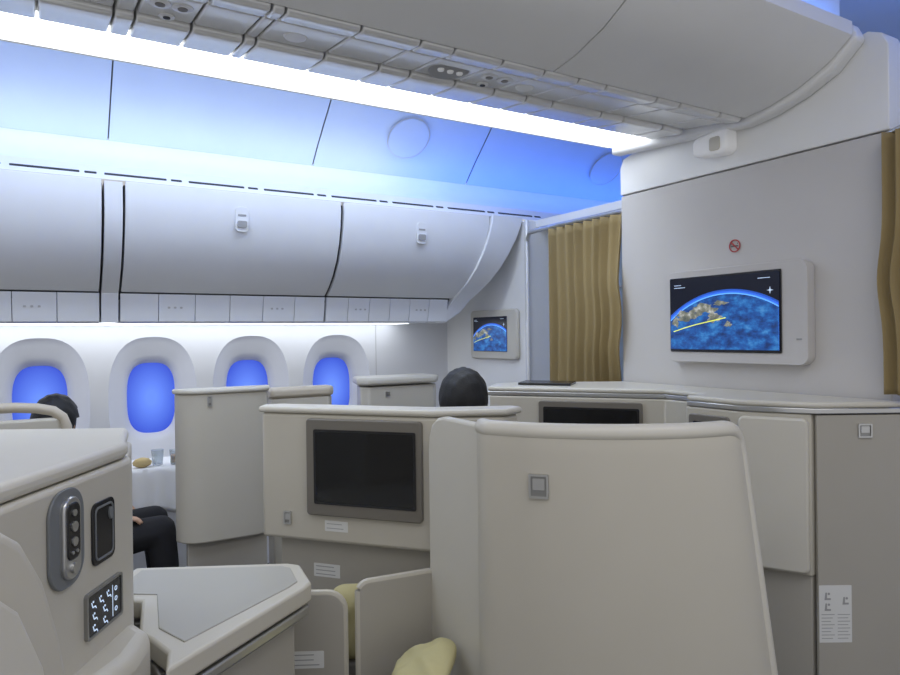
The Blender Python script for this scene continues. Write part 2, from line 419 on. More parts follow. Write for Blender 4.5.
FX = (0, -1, 0)
def mapscreen(e, X, yl, yr, z0, z1, k=1.0):
    """flat moving-map picture, left edge at y=yl"""
    w = yl-yr; h = z1-z0; ym = (yl+yr)/2; zm = (z0+z1)/2
    O = Vector((X, ym, zm))
    s = obj('screen', [(g_plate(O, FX, rrect(w, h, .004), .003), skyM)], parent=e)
    cx_, cy_, R_ = .06*w, -.71*w, .865*w
    def arc(R):
        top = []
        for i in range(41):
            x = -w/2+.003+(w-.006)*i/40
            y = cy_+math.sqrt(max(R*R-(x-cx_)**2, 0))
            y = min(h/2-.003, max(-h/2+.003, y))
            top.append((x, y))
        return top[::-1]+[(-w/2+.003, -h/2+.003), (w/2-.003, -h/2+.003)]
    g = [(g_plate(O, FX, arc(R_+.032*w), .0006, off=.0028), haloD),
         (g_plate(O, FX, arc(R_+.018*w), .0008, off=.003), haloM),
         (g_plate(O, FX, arc(R_+.003*w), .0008, off=.0036), haloB),
         (g_plate(O, FX, arc(R_-.006*w), .0008, off=.0042), globeM)]
    rr = random.Random(5)
    def blobp(cx, cy, rx, ry, n=60, ph=0):
        out = []
        for i in range(n):
            a = 2*math.pi*i/n; q = 1+.22*math.sin(3*a+1+ph)+.14*math.sin(7*a+ph)+rr.uniform(-.10, .10)
            out.append((cx*w+rx*w*q*math.cos(a), cy*h+ry*h*q*math.sin(a)))
        return out
    for (cx, cy, rx, ry, ph) in ((-.32, -.02, .11, .07, 0), (-.16, .07, .12, .065, 2), (-.06, -.05, .06, .07, 1), (-.44, -.10, .03, .07, 3), (.07, -.15, .03, .035, 2), (.0, .14, .06, .03, 1)):
        g.append((g_plate(O, FX, blobp(cx, cy, rx, ry, ph=ph), .0006, off=.0049+.0002*ph), landM))
    def line(p, q, t):
        p = Vector((p[0]*w, p[1]*h)); q = Vector((q[0]*w, q[1]*h)); dv = (q-p).normalized(); nv = Vector((-dv.y, dv.x))*t
        return [tuple(p-nv), tuple(q-nv), tuple(q+nv), tuple(p+nv)]
    pts = [(-.46, -.24), (-.34, -.185), (-.22, -.14), (-.10, -.105), (.0, -.075), (.05, -.06)]
    for p, q in zip(pts[:-1], pts[1:]): g.append((g_plate(O, FX, line(p, q, .0018*k), .001, off=.0062), yellowL))
    star = []
    for i in range(8):
        a = math.pi/4*i; r = .014 if i % 2 == 0 else .003
        star.append((.43*w+r*k*math.cos(a), .27*h+r*k*math.sin(a)))
    g.append((g_plate(O, FX, star, .001, off=.0058), iconL))
    for (x0, x1, y) in ((-.45, -.38, .42), (-.45, -.34, .385), (.33, .43, .43)):
        g.append((g_plate(O, FX, [(x0*w, y*h-.001*k), (x1*w, y*h-.001*k), (x1*w, y*h+.001*k), (x0*w, y*h+.001*k)], .001, off=.0058), iconL))
    obj('map_picture', g, parent=s, label='flight map with blue globe and yellow route')

e = empty('wall_monitor', (2.40, 1.76, 1.37), 'grey framed wall monitor showing a blue flight map', 'monitor')
obj('frame', [(g_plate((2.398, 1.745, 1.567), FX, rrect(.635, .385, .035), .045), wallM), (g_plate((2.352, 1.785, 1.574), FX, rrect(.520, .315, .006), .004), bezelB)], parent=e, bevel=.012)
mapscreen(e, 2.3475, 2.04, 1.53, 1.425, 1.723)
obj('badge', [(g_plate((2.353, 1.46, 1.47), FX, rrect(.02, .006, .001), .002), inkG)], parent=e)
e = empty('wall_monitor', (2.65, 3.8, 1.33), 'small white framed wall monitor showing a flight map', 'monitor')
obj('frame', [(g_plate((2.648, 3.80, 1.50), FX, rrect(.55, .335, .03), .03), shell2)], parent=e, bevel=.01)
mapscreen(e, 2.617, 4.03, 3.63, 1.385, 1.62, .8)

O = Vector((2.397, 1.755, 1.845))
g = [(g_ring(O, FX, ell(.026, .026), ell(.0215, .0215), .002), redM),
     (g_plate(O, FX, [(-.018, .014), (-.015, .018), (.018, -.014), (.015, -.018)], .003), redM),
     (g_plate(O, FX, rect2(-.018, -.004, .010, .002, .001), .0015), inkM), (g_plate(O, FX, rect2(.012, -.004, .016, .002, .001), .0015), inkM),
     (g_plate(O, FX, rect2(.011, .006, .014, .012, .001), .0015), inkM)]
obj('no_smoking_sign', g, label='small round red no smoking sign on grey wall', cat='sign')
e = empty('emergency_light', (2.39, 1.82, 2.20), 'small white emergency lamp housing on upper bulkhead', 'lamp')
obj('housing', [(g_plate((2.397, 1.82, 2.26), FX, [(-.08, -.035), (.06, -.05), (.085, -.035), (.085, .045), (.05, .05), (-.07, .04), (-.085, .02)], .07), whiteM)], parent=e, bevel=.014)
obj('lens', [(g_plate((2.327, 1.79, 2.255), FX, rrect(.05, .055, .012), .006), shell2)], parent=e, bevel=.002)

# ------------------------------------------------------------ curtains
def curtain(name, p0, p1, z0, z1, folds, amp, pinch, label):
    ex, L = V2(p0, p1); n = ex.cross(Z)
    nu, nz = folds*14, 40
    vs, fs = [], []
    for j in range(nz+1):
        z = z0+(z1-z0)*j/nz
        w, sh, no = pinch(z)
        for i in range(nu+1):
            s = i/nu
            ph = s*folds*2*math.pi+.4*math.sin(s*9)
            x = sh+(s*L)*w
            am = amp*(.8+.2*math.sin(s*17+1))
            q = math.sin(ph)
            off = am*(math.copysign(abs(q)**.75, q)+.18*math.sin(2*ph+1))+no*s*s
            x += .35*am*math.cos(ph)
            vs.append(Vector((*p0, 0))+ex*x+n*off+Z*z)
    for j in range(nz):
        for i in range(nu):
            a = j*(nu+1)+i; fs.append([a, a+1, a+nu+2, a+nu+1])
    e = empty(name, (*p0, z0), label, 'curtain', 'aisle curtains')
    obj('cloth', [((vs, fs), curtM)], parent=e, smooth=80, sol=.003)
    return e
gauss = lambda z, c, s: math.exp(-((z-c)/s)**2)
e = curtain('curtain', (2.445, 2.97), (2.445, 2.42), .25, 2.085, 8, .026, lambda z: (1.0+.12*gauss(z, 1.58, .25), 0, .085*min(1, 1.3*gauss(z, 1.58, .3))), 'olive gold pleated curtain drawn open beside the bulkhead')
e2 = curtain('curtain', (2.355, 1.175), (2.355, .70), 1.29, 2.14, 11, .017, lambda z: (1.0-.05*gauss(z, 1.66, .14), -.018*gauss(z, 1.66, .12), 0), 'olive gold pleated curtain hanging at the aisle')
e = empty('curtain_rail', (2.5, 3.0, 2.09), 'thin metal curtain rail across the aisle', 'curtain rail')
obj('rail', [(g_tube([(2.46, 2.385, 2.10), (2.45, 2.9, 2.10), (2.48, 3.2, 2.10), (2.64, 3.43, 2.10)], .013), metalM)], parent=e)
e = empty('curtain_rail', (2.35, .9, 2.15), 'thin metal curtain rail across the aisle', 'curtain rail')
obj('rail', [(g_tube([(2.39, 1.168, 2.145), (2.355, 1.12, 2.145), (2.355, .3, 2.145)], .008), metalM)], parent=e)

# ------------------------------------------------------------ generic pieces
def monitor(parent, p0, p1, s0, s1, z0, z1, bez=.03, proud=.012):
    ex, L = V2(p0, p1)
    O = Vector((*p0, 0))
    m = obj('monitor', [(g_plate(O, ex, rect2(s0, z0, s1, z1, .012), proud, off=0), bezelM)], parent=parent, bevel=.004)
    a = (s0+bez, z0+bez*1.25, s1-bez*.7, z1-bez*1.1)
    obj('screen', [(g_plate(O, ex, rect2(*a, .004), .002, off=proud), scrM)], parent=m)
    b = (a[0]-.008, a[1]-.008, a[2]+.008, a[3]+.008)
    obj('inner_bezel', [(g_ring(O, ex, rect2(*b, .006), rect2(*a, .004), .003, off=proud), bezelB)], parent=m)

def latch(parent, p0, p1, s, z, w=.042, h=.055):
    ex, L = V2(p0, p1); O = Vector((*p0, 0))
    obj('latch', [(g_ring(O, ex, rect2(s-w/2, z-h/2, s+w/2, z+h/2, .003), rect2(s-w/2+.005, z-h/2+.005, s+w/2-.005, z+h/2-.005, .002), .006), metalM),
                  (g_plate(O, ex, rect2(s-w/2+.004, z-h/2+.004, s+w/2-.004, z+h/2-.004, .002), .002), metalD),
                  (g_plate(O, ex, rect2(s-w*.3, z-h*.15, s+w*.3, z+h*.32, .002), .005), metalM)], parent=parent, label='metal recessed latch')

def label_plate(parent, p0, p1, s, z, w, h, rows=4):
    ex, L = V2(p0, p1); O = Vector((*p0, 0))
    g = [(g_plate(O, ex, rect2(s-w/2, z-h/2, s+w/2, z+h/2, .002), .0012), cardM)]
    for r in range(rows):
        y = z+h/2-h*(r+.7)/(rows+.4)
        x1 = s+w*(.2+.2*random.random())
        g.append((g_plate(O, ex, [(s-w*.42, y-h*.03), (x1, y-h*.03), (x1, y+h*.03), (s-w*.42, y+h*.03)], .0018), inkG))
    obj('placard', g, parent=parent, label='white printed placard')

# ------------------------------------------------------------ near centre seat shell
e = empty('seat_shell', (*P(.4, 1.9), 0), 'tall curved off-white suite shell with metal latch', 'seat shell')
path = [(.085, 1.835), (.10, 1.795), (.145, 1.765), (.22, 1.725), (.32, 1.695), (.43, 1.68), (.54, 1.682), (.63, 1.70), (.70, 1.73), (.735, 1.765)]
def catm(s):
    f = s*(len(path)-1); i = min(int(f), len(path)-2); t = f-i
    g = lambda k: path[max(0, min(len(path)-1, k))]
    out = []
    for c in (0, 1):
        p0_, p1_, p2_, p3_ = g(i-1)[c], g(i)[c], g(i+1)[c], g(i+2)[c]
        out.append(.5*((2*p1_)+(-p0_+p2_)*t+(2*p0_-5*p1_+4*p2_-p3_)*t*t+(-p0_+3*p1_-3*p2_+p3_)*t**3))
    return out
def shell_pt(s, q):
    a, b = catm(s)
    ztop = 1.250
    if s > .86:
        k = (s-.86)/.14; ztop -= .075*(1-math.sqrt(max(0, 1-k*k)))
    z = lerp(ztop, 0, q)
    spread = (1.25-z)*.125*max(0, s)**1.5
    return (*P(a+spread, b-.01*(1.25-z)), z)
nS, nQ = 60, 24
vs = [Vector(shell_pt(i/nS, j/nQ)) for j in range(nQ+1) for i in range(nS+1)]
fs = [[j*(nS+1)+i, j*(nS+1)+i+1, (j+1)*(nS+1)+i+1, (j+1)*(nS+1)+i] for j in range(nQ) for i in range(nS)]
obj('curved_panel', [((vs, fs), shellM)], parent=e, smooth=60, sol=.035, bevel=.006)
edge = [Vector(shell_pt(i/nS, 0))+Z*.002 for i in range(nS+1)]+[Vector(shell_pt(1, j/nQ)) for j in range(1, nQ+1)]
obj('rim', [(g_tube(edge, .023, 14), shell2)], parent=e, smooth=70)
p0, p1 = P(-.073, 2.10), P(.083, 1.82)
ex, L = V2(p0, p1)
sp_ = [(0, 0), (L, 0), (L, 1.258), (.10, 1.258), (.06, 1.250), (.025, 1.228), (.006, 1.19), (0, 1.15)]
obj('side_panel', [(g_plate((*p0, 0), ex, sp_, .03, off=-.03), shell2)], parent=e, bevel=.01)
q0, q1 = P(*catm(.32)), P(*catm(.42))
exq, Lq = V2(q0, q1)
n = exq.cross(Z)
q0b = (q0[0]+n.x*.021, q0[1]+n.y*.021); q1b = (q1[0]+n.x*.021, q1[1]+n.y*.021)
latch(e, q0b, q1b, .016, 1.118, .05, .06)

# ------------------------------------------------------------ suite with monitor
e = empty('suite_console', (*P(-.3, 2.3), 0), 'off-white suite console with black video monitor', 'seat console')
poly = [P(-.655, 2.35), P(-.065, 2.15), P(.17, 2.17), P(.22, 2.23), P(.20, 2.27), P(-.05, 2.25), P(-.60, 2.43), P(-.65, 2.41)]
obj('upper_body', [(g_prism(poly, .81, 1.240), shellM)], parent=e, bevel=.012)
polt = [P(-.665, 2.345), P(-.065, 2.142), P(.18, 2.16), P(.235, 2.23), P(.21, 2.28), P(-.05, 2.26), P(-.60, 2.44), P(-.665, 2.42)]
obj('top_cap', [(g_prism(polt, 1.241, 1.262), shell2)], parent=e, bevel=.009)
pl = [P(-.60, 2.38), P(-.03, 2.185), P(-.03, 2.24), P(-.60, 2.42)]
obj('lower_body', [(g_prism(pl, 0, .82), greyM)], parent=e, bevel=.005)
p0, p1 = P(-.655, 2.35), P(-.065, 2.15)
ex, L = V2(p0, p1)
monitor(e, p0, p1, .185, .598, .905, 1.226, .038, .02)
latch(e, p0, p1, .10, .885, .028, .045)
label_plate(e, p0, p1, .285, .868, .085, .035, 2)
p0b, p1b = P(-.60, 2.38), P(-.03, 2.185)
label_plate(e, p0b, p1b, .18, .70, .10, .045, 3)

def low_panel(a0, b0, a1, b1, ztop, rl, rr, lab, plac=None):
    e = empty('footwell_partition', (*P((a0+a1)/2, (b0+b1)/2), 0), lab, 'partition', 'footwell partitions')
    p0, p1 = P(a0, b0), P(a1, b1); ex, L = V2(p0, p1)
    pts = [(0, 0), (L, 0)]
    def cor(cx, cz, r, a0_, a1_):
        return [(cx+r*math.cos(math.radians(lerp(a0_, a1_, i/6))), cz+r*math.sin(math.radians(lerp(a0_, a1_, i/6)))) for i in range(7)]
    pts += cor(L-rr, ztop-rr, rr, 0, 90)+cor(rl, ztop-rl, rl, 90, 180)
    obj('panel', [(g_plate((*p0, 0), ex, pts, .022, off=-.022), greyM)], parent=e, bevel=.003)
    edgep = [Vector((*p0, 0))+ex*x+Z*z-ex.cross(Z)*.011 for x, z in pts[1:]]+[Vector((*p0, 0))-ex.cross(Z)*.011]
    obj('edge_trim', [(g_tube(edgep, .011, 8), shellM)], parent=e)
    if plac: label_plate(e, p0, p1, *plac)
low_panel(-.56, 1.98, -.320, 1.99, .745, .01, .05, 'low grey footwell partition with placard', (.13, .555, .10, .05, 3))
low_panel(-.275, 1.99, -.055, 2.09, .772, .03, .02, 'low grey footwell partition with light edge')

def pillow(name, c, s, rot, lab):
    bm = bmesh.new(); bmesh.ops.create_uvsphere(bm, u_segments=48, v_segments=28, radius=1)
    for v in bm.verts:
        x, y, z = v.co
        fx = math.copysign(abs(x)**.5, x); fy = math.copysign(abs(y)**.5, y)
        k = 1-.45*max(abs(fx), abs(fy))**4
        wr = 1+.10*math.sin(7*fx+5*fy)+.06*math.sin(14*fy-6*fx)
        v.co = Vector((fx*s[0], fy*s[1], z*s[2]*k*wr))
    R = Matrix.Rotation(rot[2], 4, 'Z') @ Matrix.Rotation(rot[0], 4, 'X') @ Matrix.Rotation(rot[1], 4, 'Y')
    bmesh.ops.transform(bm, matrix=R, verts=bm.verts)
    me = bpy.data.meshes.new(name); bm.to_mesh(me); bm.free(); me.materials.append(pillowM)
    me.polygons.foreach_set('use_smooth', [True]*len(me.polygons))
    o = bpy.data.objects.new(name, me); o.location = c; bpy.context.collection.objects.link(o)
    tag(o, lab, 'pillow'); return o

e = empty('footrest', (*P(-.14, 1.90), 0), 'grey upholstered footrest in the footwell', 'footrest')
fr = [P(-.27, 1.70), P(-.02, 1.70), P(-.08, 1.96), P(-.27, 1.95)]
obj('base', [(g_prism(fr, 0, .42), greyD)], parent=e, bevel=.01)
obj('cushion', [(g_prism(fr, .42, .50), seatF)], parent=e, bevel=.025)
pillow('pillow', (*P(-.088, 1.86), .580), (.095, .11, .045), (.12, -.42, -.75), 'yellow pillow on the footrest')
pillow('pillow', (*P(-.30, 2.085), .625), (.08, .115, .045), (math.pi/2, 0, -.5), 'yellow pillow standing between grey partitions')
e = empty('footrest', (*P(-.33, 2.1), 0), 'grey upholstered footrest in the footwell', 'footrest')
obj('base', [(g_prism([P(-.50, 2.03), P(-.20, 2.07), P(-.20, 2.17), P(-.50, 2.26)], 0, .51), greyD)], parent=e, bevel=.01)

# ------------------------------------------------------------ front console before the bulkhead
e = empty('front_console', (2.2, 1.9, 0), 'off-white front row console with two video monitors', 'console')
polyA = [(1.71, 2.51), (2.17, 1.92), (2.16, 1.705), (2.39, 1.705), (2.39, 2.37), (1.95, 2.66), (1.86, 2.66)]
polyB = [(2.03, 1.70), (2.036, 1.49), (2.136, 1.29), (2.39, 1.29), (2.39, 1.70)]
obj('body', [(g_prism(polyA, 0, 1.228), shellM)], parent=e, bevel=.006)
obj('side_body', [(g_prism(polyB, .70, 1.228), shellM)], parent=e, bevel=.006)
obj('plinth', [(g_prism([(2.045, 1.695), (2.05, 1.49), (2.145, 1.295), (2.385, 1.295), (2.385, 1.695)], 0, .70), greyM)], parent=e, bevel=.004)
def grow(poly, k):
    cx = sum(p[0] for p in poly)/len(poly); cy = sum(p[1] for p in poly)/len(poly)
    return [(cx+(x-cx)*k if x < 2.38 else x, cy+(y-cy)*k) for x, y in poly]
allp = [(1.71, 2.51), (2.17, 1.92), (2.16, 1.72), (2.03, 1.70), (2.036, 1.49), (2.136, 1.285), (2.388, 1.14), (2.39, 2.37), (1.95, 2.66), (1.86, 2.66)]
obj('edge_trim', [(g_prism(grow(allp, 1.02), 1.230, 1.248), metalM)], parent=e, bevel=.003, label='brushed metal edge')
obj('countertop', [(g_prism(grow(allp, 1.012), 1.248, 1.268), shell2)], parent=e, bevel=.008)
monitor(e, (1.71, 2.51), (2.17, 1.92), .225, .66, .95, 1.212, .03, .014)
monitor(e, (2.03, 1.70), (2.036, 1.49), .02, .185, .95, 1.205, .03, .012)
p0, p1 = (2.036, 1.485), (2.134, 1.295)
ex, L = V2(p0, p1)
obj('side_door', [(g_plate((*p0, 0), ex, rect2(0.002, .71, L, 1.215, .02), .022), shell2)], parent=e, bevel=.008, label='white side door panel')
e = empty('end_cabinet', (2.3, 1.2, 0), 'grey end cabinet with metal latch and safety placard', 'cabinet')
obj('body', [(g_prism([(2.145, 1.275), (2.46, 1.086), (2.49, 1.12), (2.385, 1.165), (2.385, 1.285), (2.15, 1.285)], 0, 1.226), greyM), (g_prism([(2.385, 1.13), (2.455, 1.08), (2.49, 1.12), (2.40, 1.165)], 1.226, 1.262), metalM)], parent=e, bevel=.002)
p0, p1 = (2.145, 1.275), (2.46, 1.086)
latch(e, p0, p1, .155, 1.175, .045, .045)
ex, L = V2(p0, p1); O = Vector((*p0, 0))
dx = -.033
g = [(g_plate(O, ex, rect2(.035+dx, .49, .14+dx, .675, .002), .0012), cardM)]
for (cx, cz) in ((.062, .64), (.062, .605), (.12, .625)):
    cx += dx
    g.append((g_plate(O, ex, [(cx-.010, cz-.012), (cx+.010, cz-.012), (cx+.010, cz-.006), (cx-.002, cz-.006), (cx-.002, cz+.012), (cx-.007, cz+.012)], .0018), inkG))
    g.append((g_plate(O, ex, ell(.004, .004, 12, cx+.004, cz+.008), .0018), inkG))
for r in range(8):
    z = .58-.011*r
    g.append((g_plate(O, ex, [(.042+dx, z), (.084-.006*(r % 3)+dx, z), (.084-.006*(r % 3)+dx, z+.002), (.042+dx, z+.002)], .0018), inkG))
    g.append((g_plate(O, ex, [(.094+dx, z), (.134-.006*(r % 2)+dx, z), (.134-.006*(r % 2)+dx, z+.002), (.094+dx, z+.002)], .0018), inkG))
obj('placard', g, parent=e, label='white safety placard with pictograms')
obj('magazine', [(g_prism([(1.86, 2.50), (2.0, 2.30), (2.12, 2.40), (1.98, 2.60)], 1.268, 1.280), bezelB)], bevel=.003, label='dark folded magazine lying on the console', cat='magazine')

# ------------------------------------------------------------ near seat console with controls
e = empty('seat_console', (*P(-.95, 1.3), 0), 'off-white seat console with remote control and touch display', 'seat console')
poly = [P(-.675, .88), P(-.675, 1.42), P(-.685, 1.455), P(-.705, 1.485), P(-.79, 1.68), P(-1.25, 1.68), P(-1.25, .88)]
obj('body', [(g_prism(poly, 0, 1.248), shellM)], parent=e, bevel=.010)
poly = [P(-.680, .88), P(-.680, 1.415), P(-.690, 1.45), P(-.710, 1.48), P(-.795, 1.675), P(-1.25, 1.675), P(-1.25, .88)]
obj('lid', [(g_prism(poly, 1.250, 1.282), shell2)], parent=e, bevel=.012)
poly = [P(-.675, .86), P(-.64, 1.0), P(-.60, 1.28), P(-.615, 1.39), P(-.67, 1.44), P(-.72, 1.46), P(-1.2, 1.58), P(-1.2, .88)]
obj('lower_body', [(g_prism(poly, 0, .905), shellM)], parent=e, bevel=.03, seg=4)
p0, p1 = P(-.675, .88), P(-.675, 1.40)
ex, L = V2(p0, p1); O = Vector((*p0, 0))
def B(b): return b-.88
r = obj('remote_holder', [(g_plate(O, ex, rect2(B(1.128), 1.068, B(1.236), 1.240, .045, 8), .006), remM)], parent=e, bevel=.002)
obj('remote_control', [(g_plate(O, ex, rect2(B(1.158), 1.083, B(1.212), 1.226, .026, 8), .014), metalM), (g_plate(O, ex, rect2(B(1.164), 1.116, B(1.206), 1.216, .015, 6), .016), bezelB)], parent=r, bevel=.003)
g = []
for (x, z, rr) in ((1.185, 1.198, .006), (1.185, 1.174, .009), (1.185, 1.148, .008), (1.178, 1.130, .003), (1.192, 1.130, .003), (1.185, 1.102, .009)):
    g.append((g_plate(O, ex, ell(rr, rr, 20, B(x), z), .0185), metalM))
obj('buttons', g, parent=r)
obj('handset_recess', [(g_plate(O, ex, rect2(B(1.268), 1.072, B(1.352), 1.190, .016), .004), bezelB), (g_ring(O, ex, rect2(B(1.276), 1.08, B(1.344), 1.182, .012), rect2(B(1.279), 1.084, B(1.341), 1.178, .01), .006), remM),
                       (g_plate(O, ex, ell(.006, .012, 20, B(1.332), 1.16), .008), remM)], parent=e, bevel=.001)
s = obj('touch_display', [(g_plate(O, ex, rect2(B(1.243), .948, B(1.372), 1.028, .006), .005), bezelB), (g_ring(O, ex, rect2(B(1.240), .945, B(1.375), 1.031, .008), rect2(B(1.245), .95, B(1.370), 1.026, .006), .007), metalD)], parent=e)
g = []
def seg_(x0, z0, x1, z1, t=.0009):
    a = Vector((B(x0), z0)); b = Vector((B(x1), z1)); d = (b-a).normalized(); nn = Vector((-d.y, d.x))*t
    return (g_plate(O, ex, [tuple(a-nn), tuple(b-nn), tuple(b+nn), tuple(a+nn)], .0058), iconL)
for (x, z) in ((1.258, 1.004), (1.286, 1.004), (1.314, 1.004), (1.262, .981), (1.300, .981), (1.262, .959), (1.300, .959)):
    g += [seg_(x, z+.007, x+.004, z-.003), seg_(x+.004, z-.003, x+.013, z-.003), seg_(x+.013, z-.003, x+.016, z-.008), (g_plate(O, ex, ell(.002, .002, 10, B(x+.006), z+.007), .0058), iconL)]
for z in (1.006, .986, .966):
    g.append((g_ring(O, ex, ell(.0048, .0048, 14, B(1.349), z), ell(.0034, .0034, 14, B(1.349), z), .0058), iconL))
g.append(seg_(1.336, .955, 1.336, 1.016, .0005))
obj('display_icons', g, parent=s, label='pale blue glowing seat position icons')
label_plate(e, P(-.62, .98), P(-.585, 1.26), .12, .86, .05, .03, 3)

e = empty('seat_wing', (*P(-.5, .6), 0), 'curved off-white side wing of the near seat', 'seat wing')
wp_ = [(.30, 0), (.892, 0), (.890, .80), (.885, .95), (.873, 1.05), (.852, 1.13), (.820, 1.21), (.778, 1.27), (.725, 1.305), (.65, 1.32), (.30, 1.32)]
p0 = P(-.49, 0)
ex = Vector((*P(0, 1), 0))
obj('panel', [(g_plate((*p0, 0), ex, wp_, .04, off=-.04), shellM)], parent=e, bevel=.014, seg=4)
wp2 = [(.30, .0), (.835, 0), (.832, .90), (.818, 1.03), (.793, 1.12), (.75, 1.20), (.69, 1.25), (.60, 1.27), (.30, 1.27)]
obj('pad', [(g_plate((*p0, 0), ex, wp2, .012), shell2)], parent=e, bevel=.008)

# side table beside console
e = empty('side_table', (*P(-.6, 1.65), 0), 'beige laminate side table with light border', 'table')
tp = [(-.90, 1.93), (-.475, 1.955), (-.435, 1.94), (-.375, 1.80), (-.385, 1.765), (-.565, 1.33), (-.595, 1.41), (-.655, 1.47), (-.695, 1.50), (-.775, 1.69), (-.90, 1.70)]
T = [P(*q) for q in tp]
obj('top_frame', [(g_prism(T, .80, .850), shellM)], parent=e, bevel=.008)
ti = [(-.87, 1.90), (-.485, 1.922), (-.455, 1.905), (-.412, 1.80), (-.425, 1.76), (-.575, 1.45), (-.66, 1.52), (-.75, 1.72), (-.87, 1.73)]
obj('top_surface', [(g_prism([P(*q) for q in ti], .846, .853), tableM)], parent=e, bevel=.002)
cx = -.60; cy = 1.70
low = [P(cx+(a-cx)*.97, cy+(b-cy)*.98) for a, b in tp[:6]+tp[7:]]
obj('lower_tray', [(g_prism(low, .765, .792), metalM)], parent=e, bevel=.006)
obj('support', [(g_prism([P(-.86, 1.90), P(-.50, 1.92), P(-.42, 1.80), P(-.55, 1.50), P(-.64, 1.56), P(-.74, 1.72), P(-.86, 1.73)], 0, .765), greyM)], parent=e, bevel=.01)

# ------------------------------------------------------------ window side suites
e = empty('window_suite_shell', (.8, 3.55, 0), 'tall rounded off-white suite shell by the window seats', 'seat shell')
obj('body', [(g_prism([(.555, 3.55), (.575, 3.50), (.62, 3.462), (.68, 3.45), (.93, 3.45), (.985, 3.47), (1.01, 3.53), (1.01, 3.56), (.555, 3.56)], .50, 1.226), shellM)], parent=e, bevel=.008)
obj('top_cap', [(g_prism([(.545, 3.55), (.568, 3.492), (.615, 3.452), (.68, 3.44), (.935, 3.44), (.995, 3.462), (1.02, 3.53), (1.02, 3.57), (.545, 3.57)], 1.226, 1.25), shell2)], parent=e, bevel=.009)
obj('base', [(g_prism([(.60, 3.51), (.98, 3.48), (.99, 3.55), (.60, 3.55)], 0, .505), greyM)], parent=e, bevel=.005)
latch(e, (.68, 3.45), (.93, 3.45), .02, 1.19, .022, .05)
e = empty('window_suite_shell', (1.2, 3.66, 0), 'low rounded off-white suite shell with beige rim', 'seat shell')
obj('body', [(g_prism([(1.05, 3.60), (1.37, 3.60), (1.40, 3.63), (1.40, 3.70), (1.05, 3.70)], 0, 1.17), shellM)], parent=e, bevel=.01)
obj('top_cap', [(g_prism([(1.04, 3.59), (1.38, 3.59), (1.41, 3.62), (1.41, 3.71), (1.04, 3.71)], 1.17, 1.225), beigeM)], parent=e, bevel=.02, seg=5)
e = empty('window_console', (1.85, 3.8, 0), 'off-white console cabinet beside the window wall', 'console')
obj('body', [(g_prism([(1.62, 3.74), (1.66, 3.70), (2.10, 3.70), (2.14, 3.74), (2.14, 3.93), (1.68, 3.93)], 0, 1.195), shellM)], parent=e, bevel=.01)
obj('top_cap', [(g_prism([(1.60, 3.74), (1.65, 3.68), (2.11, 3.68), (2.16, 3.74), (2.16, 3.95), (1.66, 3.95)], 1.205, 1.25), shell2)], parent=e, bevel=.015)
latch(e, (1.66, 3.70), (2.10, 3.70), .12, 1.15, .03, .03)
e = empty('window_suite_shell', (-.1, 3.45, 0), 'rounded off-white suite shell with beige rim', 'seat shell')
obj('body', [(g_prism([(-.7, 3.40), (.03, 3.40), (.08, 3.43), (.08, 3.455), (-.7, 3.455)], 0, 1.16), shellM)], parent=e, bevel=.01)
obj('top_cap', [(g_tube([(-.7, 3.43, 1.215), (-.10, 3.43, 1.213), (-.02, 3.43, 1.205), (.04, 3.43, 1.19), (.075, 3.43, 1.16), (.09, 3.43, 1.12), (.09, 3.43, .9)], .022, 14), beigeM)], parent=e)

e = empty('tray_table', (.55, 4.1, 0), 'tray table with white cloth by the window', 'table')
obj('top', [(g_box(.38, .80, 3.97, 4.30, .775, .795), shellM)], parent=e, bevel=.005)
obj('arm', [(g_box(.52, .60, 4.28, 4.49, .70, .775), greyM)], parent=e, bevel=.005)
vs, fs = [], []
nx, ny = 40, 22
for j in range(ny+1):
    for i in range(nx+1):
        x = .36+.46*i/nx; t = j/ny
        if t < .4:
            y = 3.958; z = .56+.240*(t/.4)+.008*math.sin(i*.5); y += .008*math.sin(i*.8)*(1-t/.4)
        else:
            y = 3.958+.35*(t-.4)/.6; z = .80
        vs.append(Vector((x, y, z)))
fs = [[j*(nx+1)+i, j*(nx+1)+i+1, (j+1)*(nx+1)+i+1, (j+1)*(nx+1)+i] for j in range(ny) for i in range(nx)]
obj('tablecloth', [((vs, fs), clothM)], label='white cloth draped over a tray table', cat='tablecloth', smooth=80, sol=.003)
for (x, y, h, c) in ((.54, 4.04, .085, 0), (.63, 4.02, .08, 1), (.70, 4.12, .06, 0)):
    k = empty('cup', (x, y, .803), 'small clear glass on the white tablecloth', 'glass', 'glasses on the tray table')
    obj('glass', [(g_lathe((x, y, .803), [(.022, 0), (.027, .004), (.032, h), (.030, h), (.024, .01), (.001, .008)]), glassM)], parent=k)
    if c: obj('drink', [(g_lathe((x, y, .815), [(.022, 0), (.026, h*.5)]), orangeM)], parent=k, label='orange drink')
obj('bread_roll', [(g_lathe((.46, 4.02, .803), [(.02, 0), (.045, .012), (.05, .028), (.035, .045), (.01, .052)], 20, .7), breadM)], label='small bread roll on the white tablecloth', cat='bread', smooth=80)

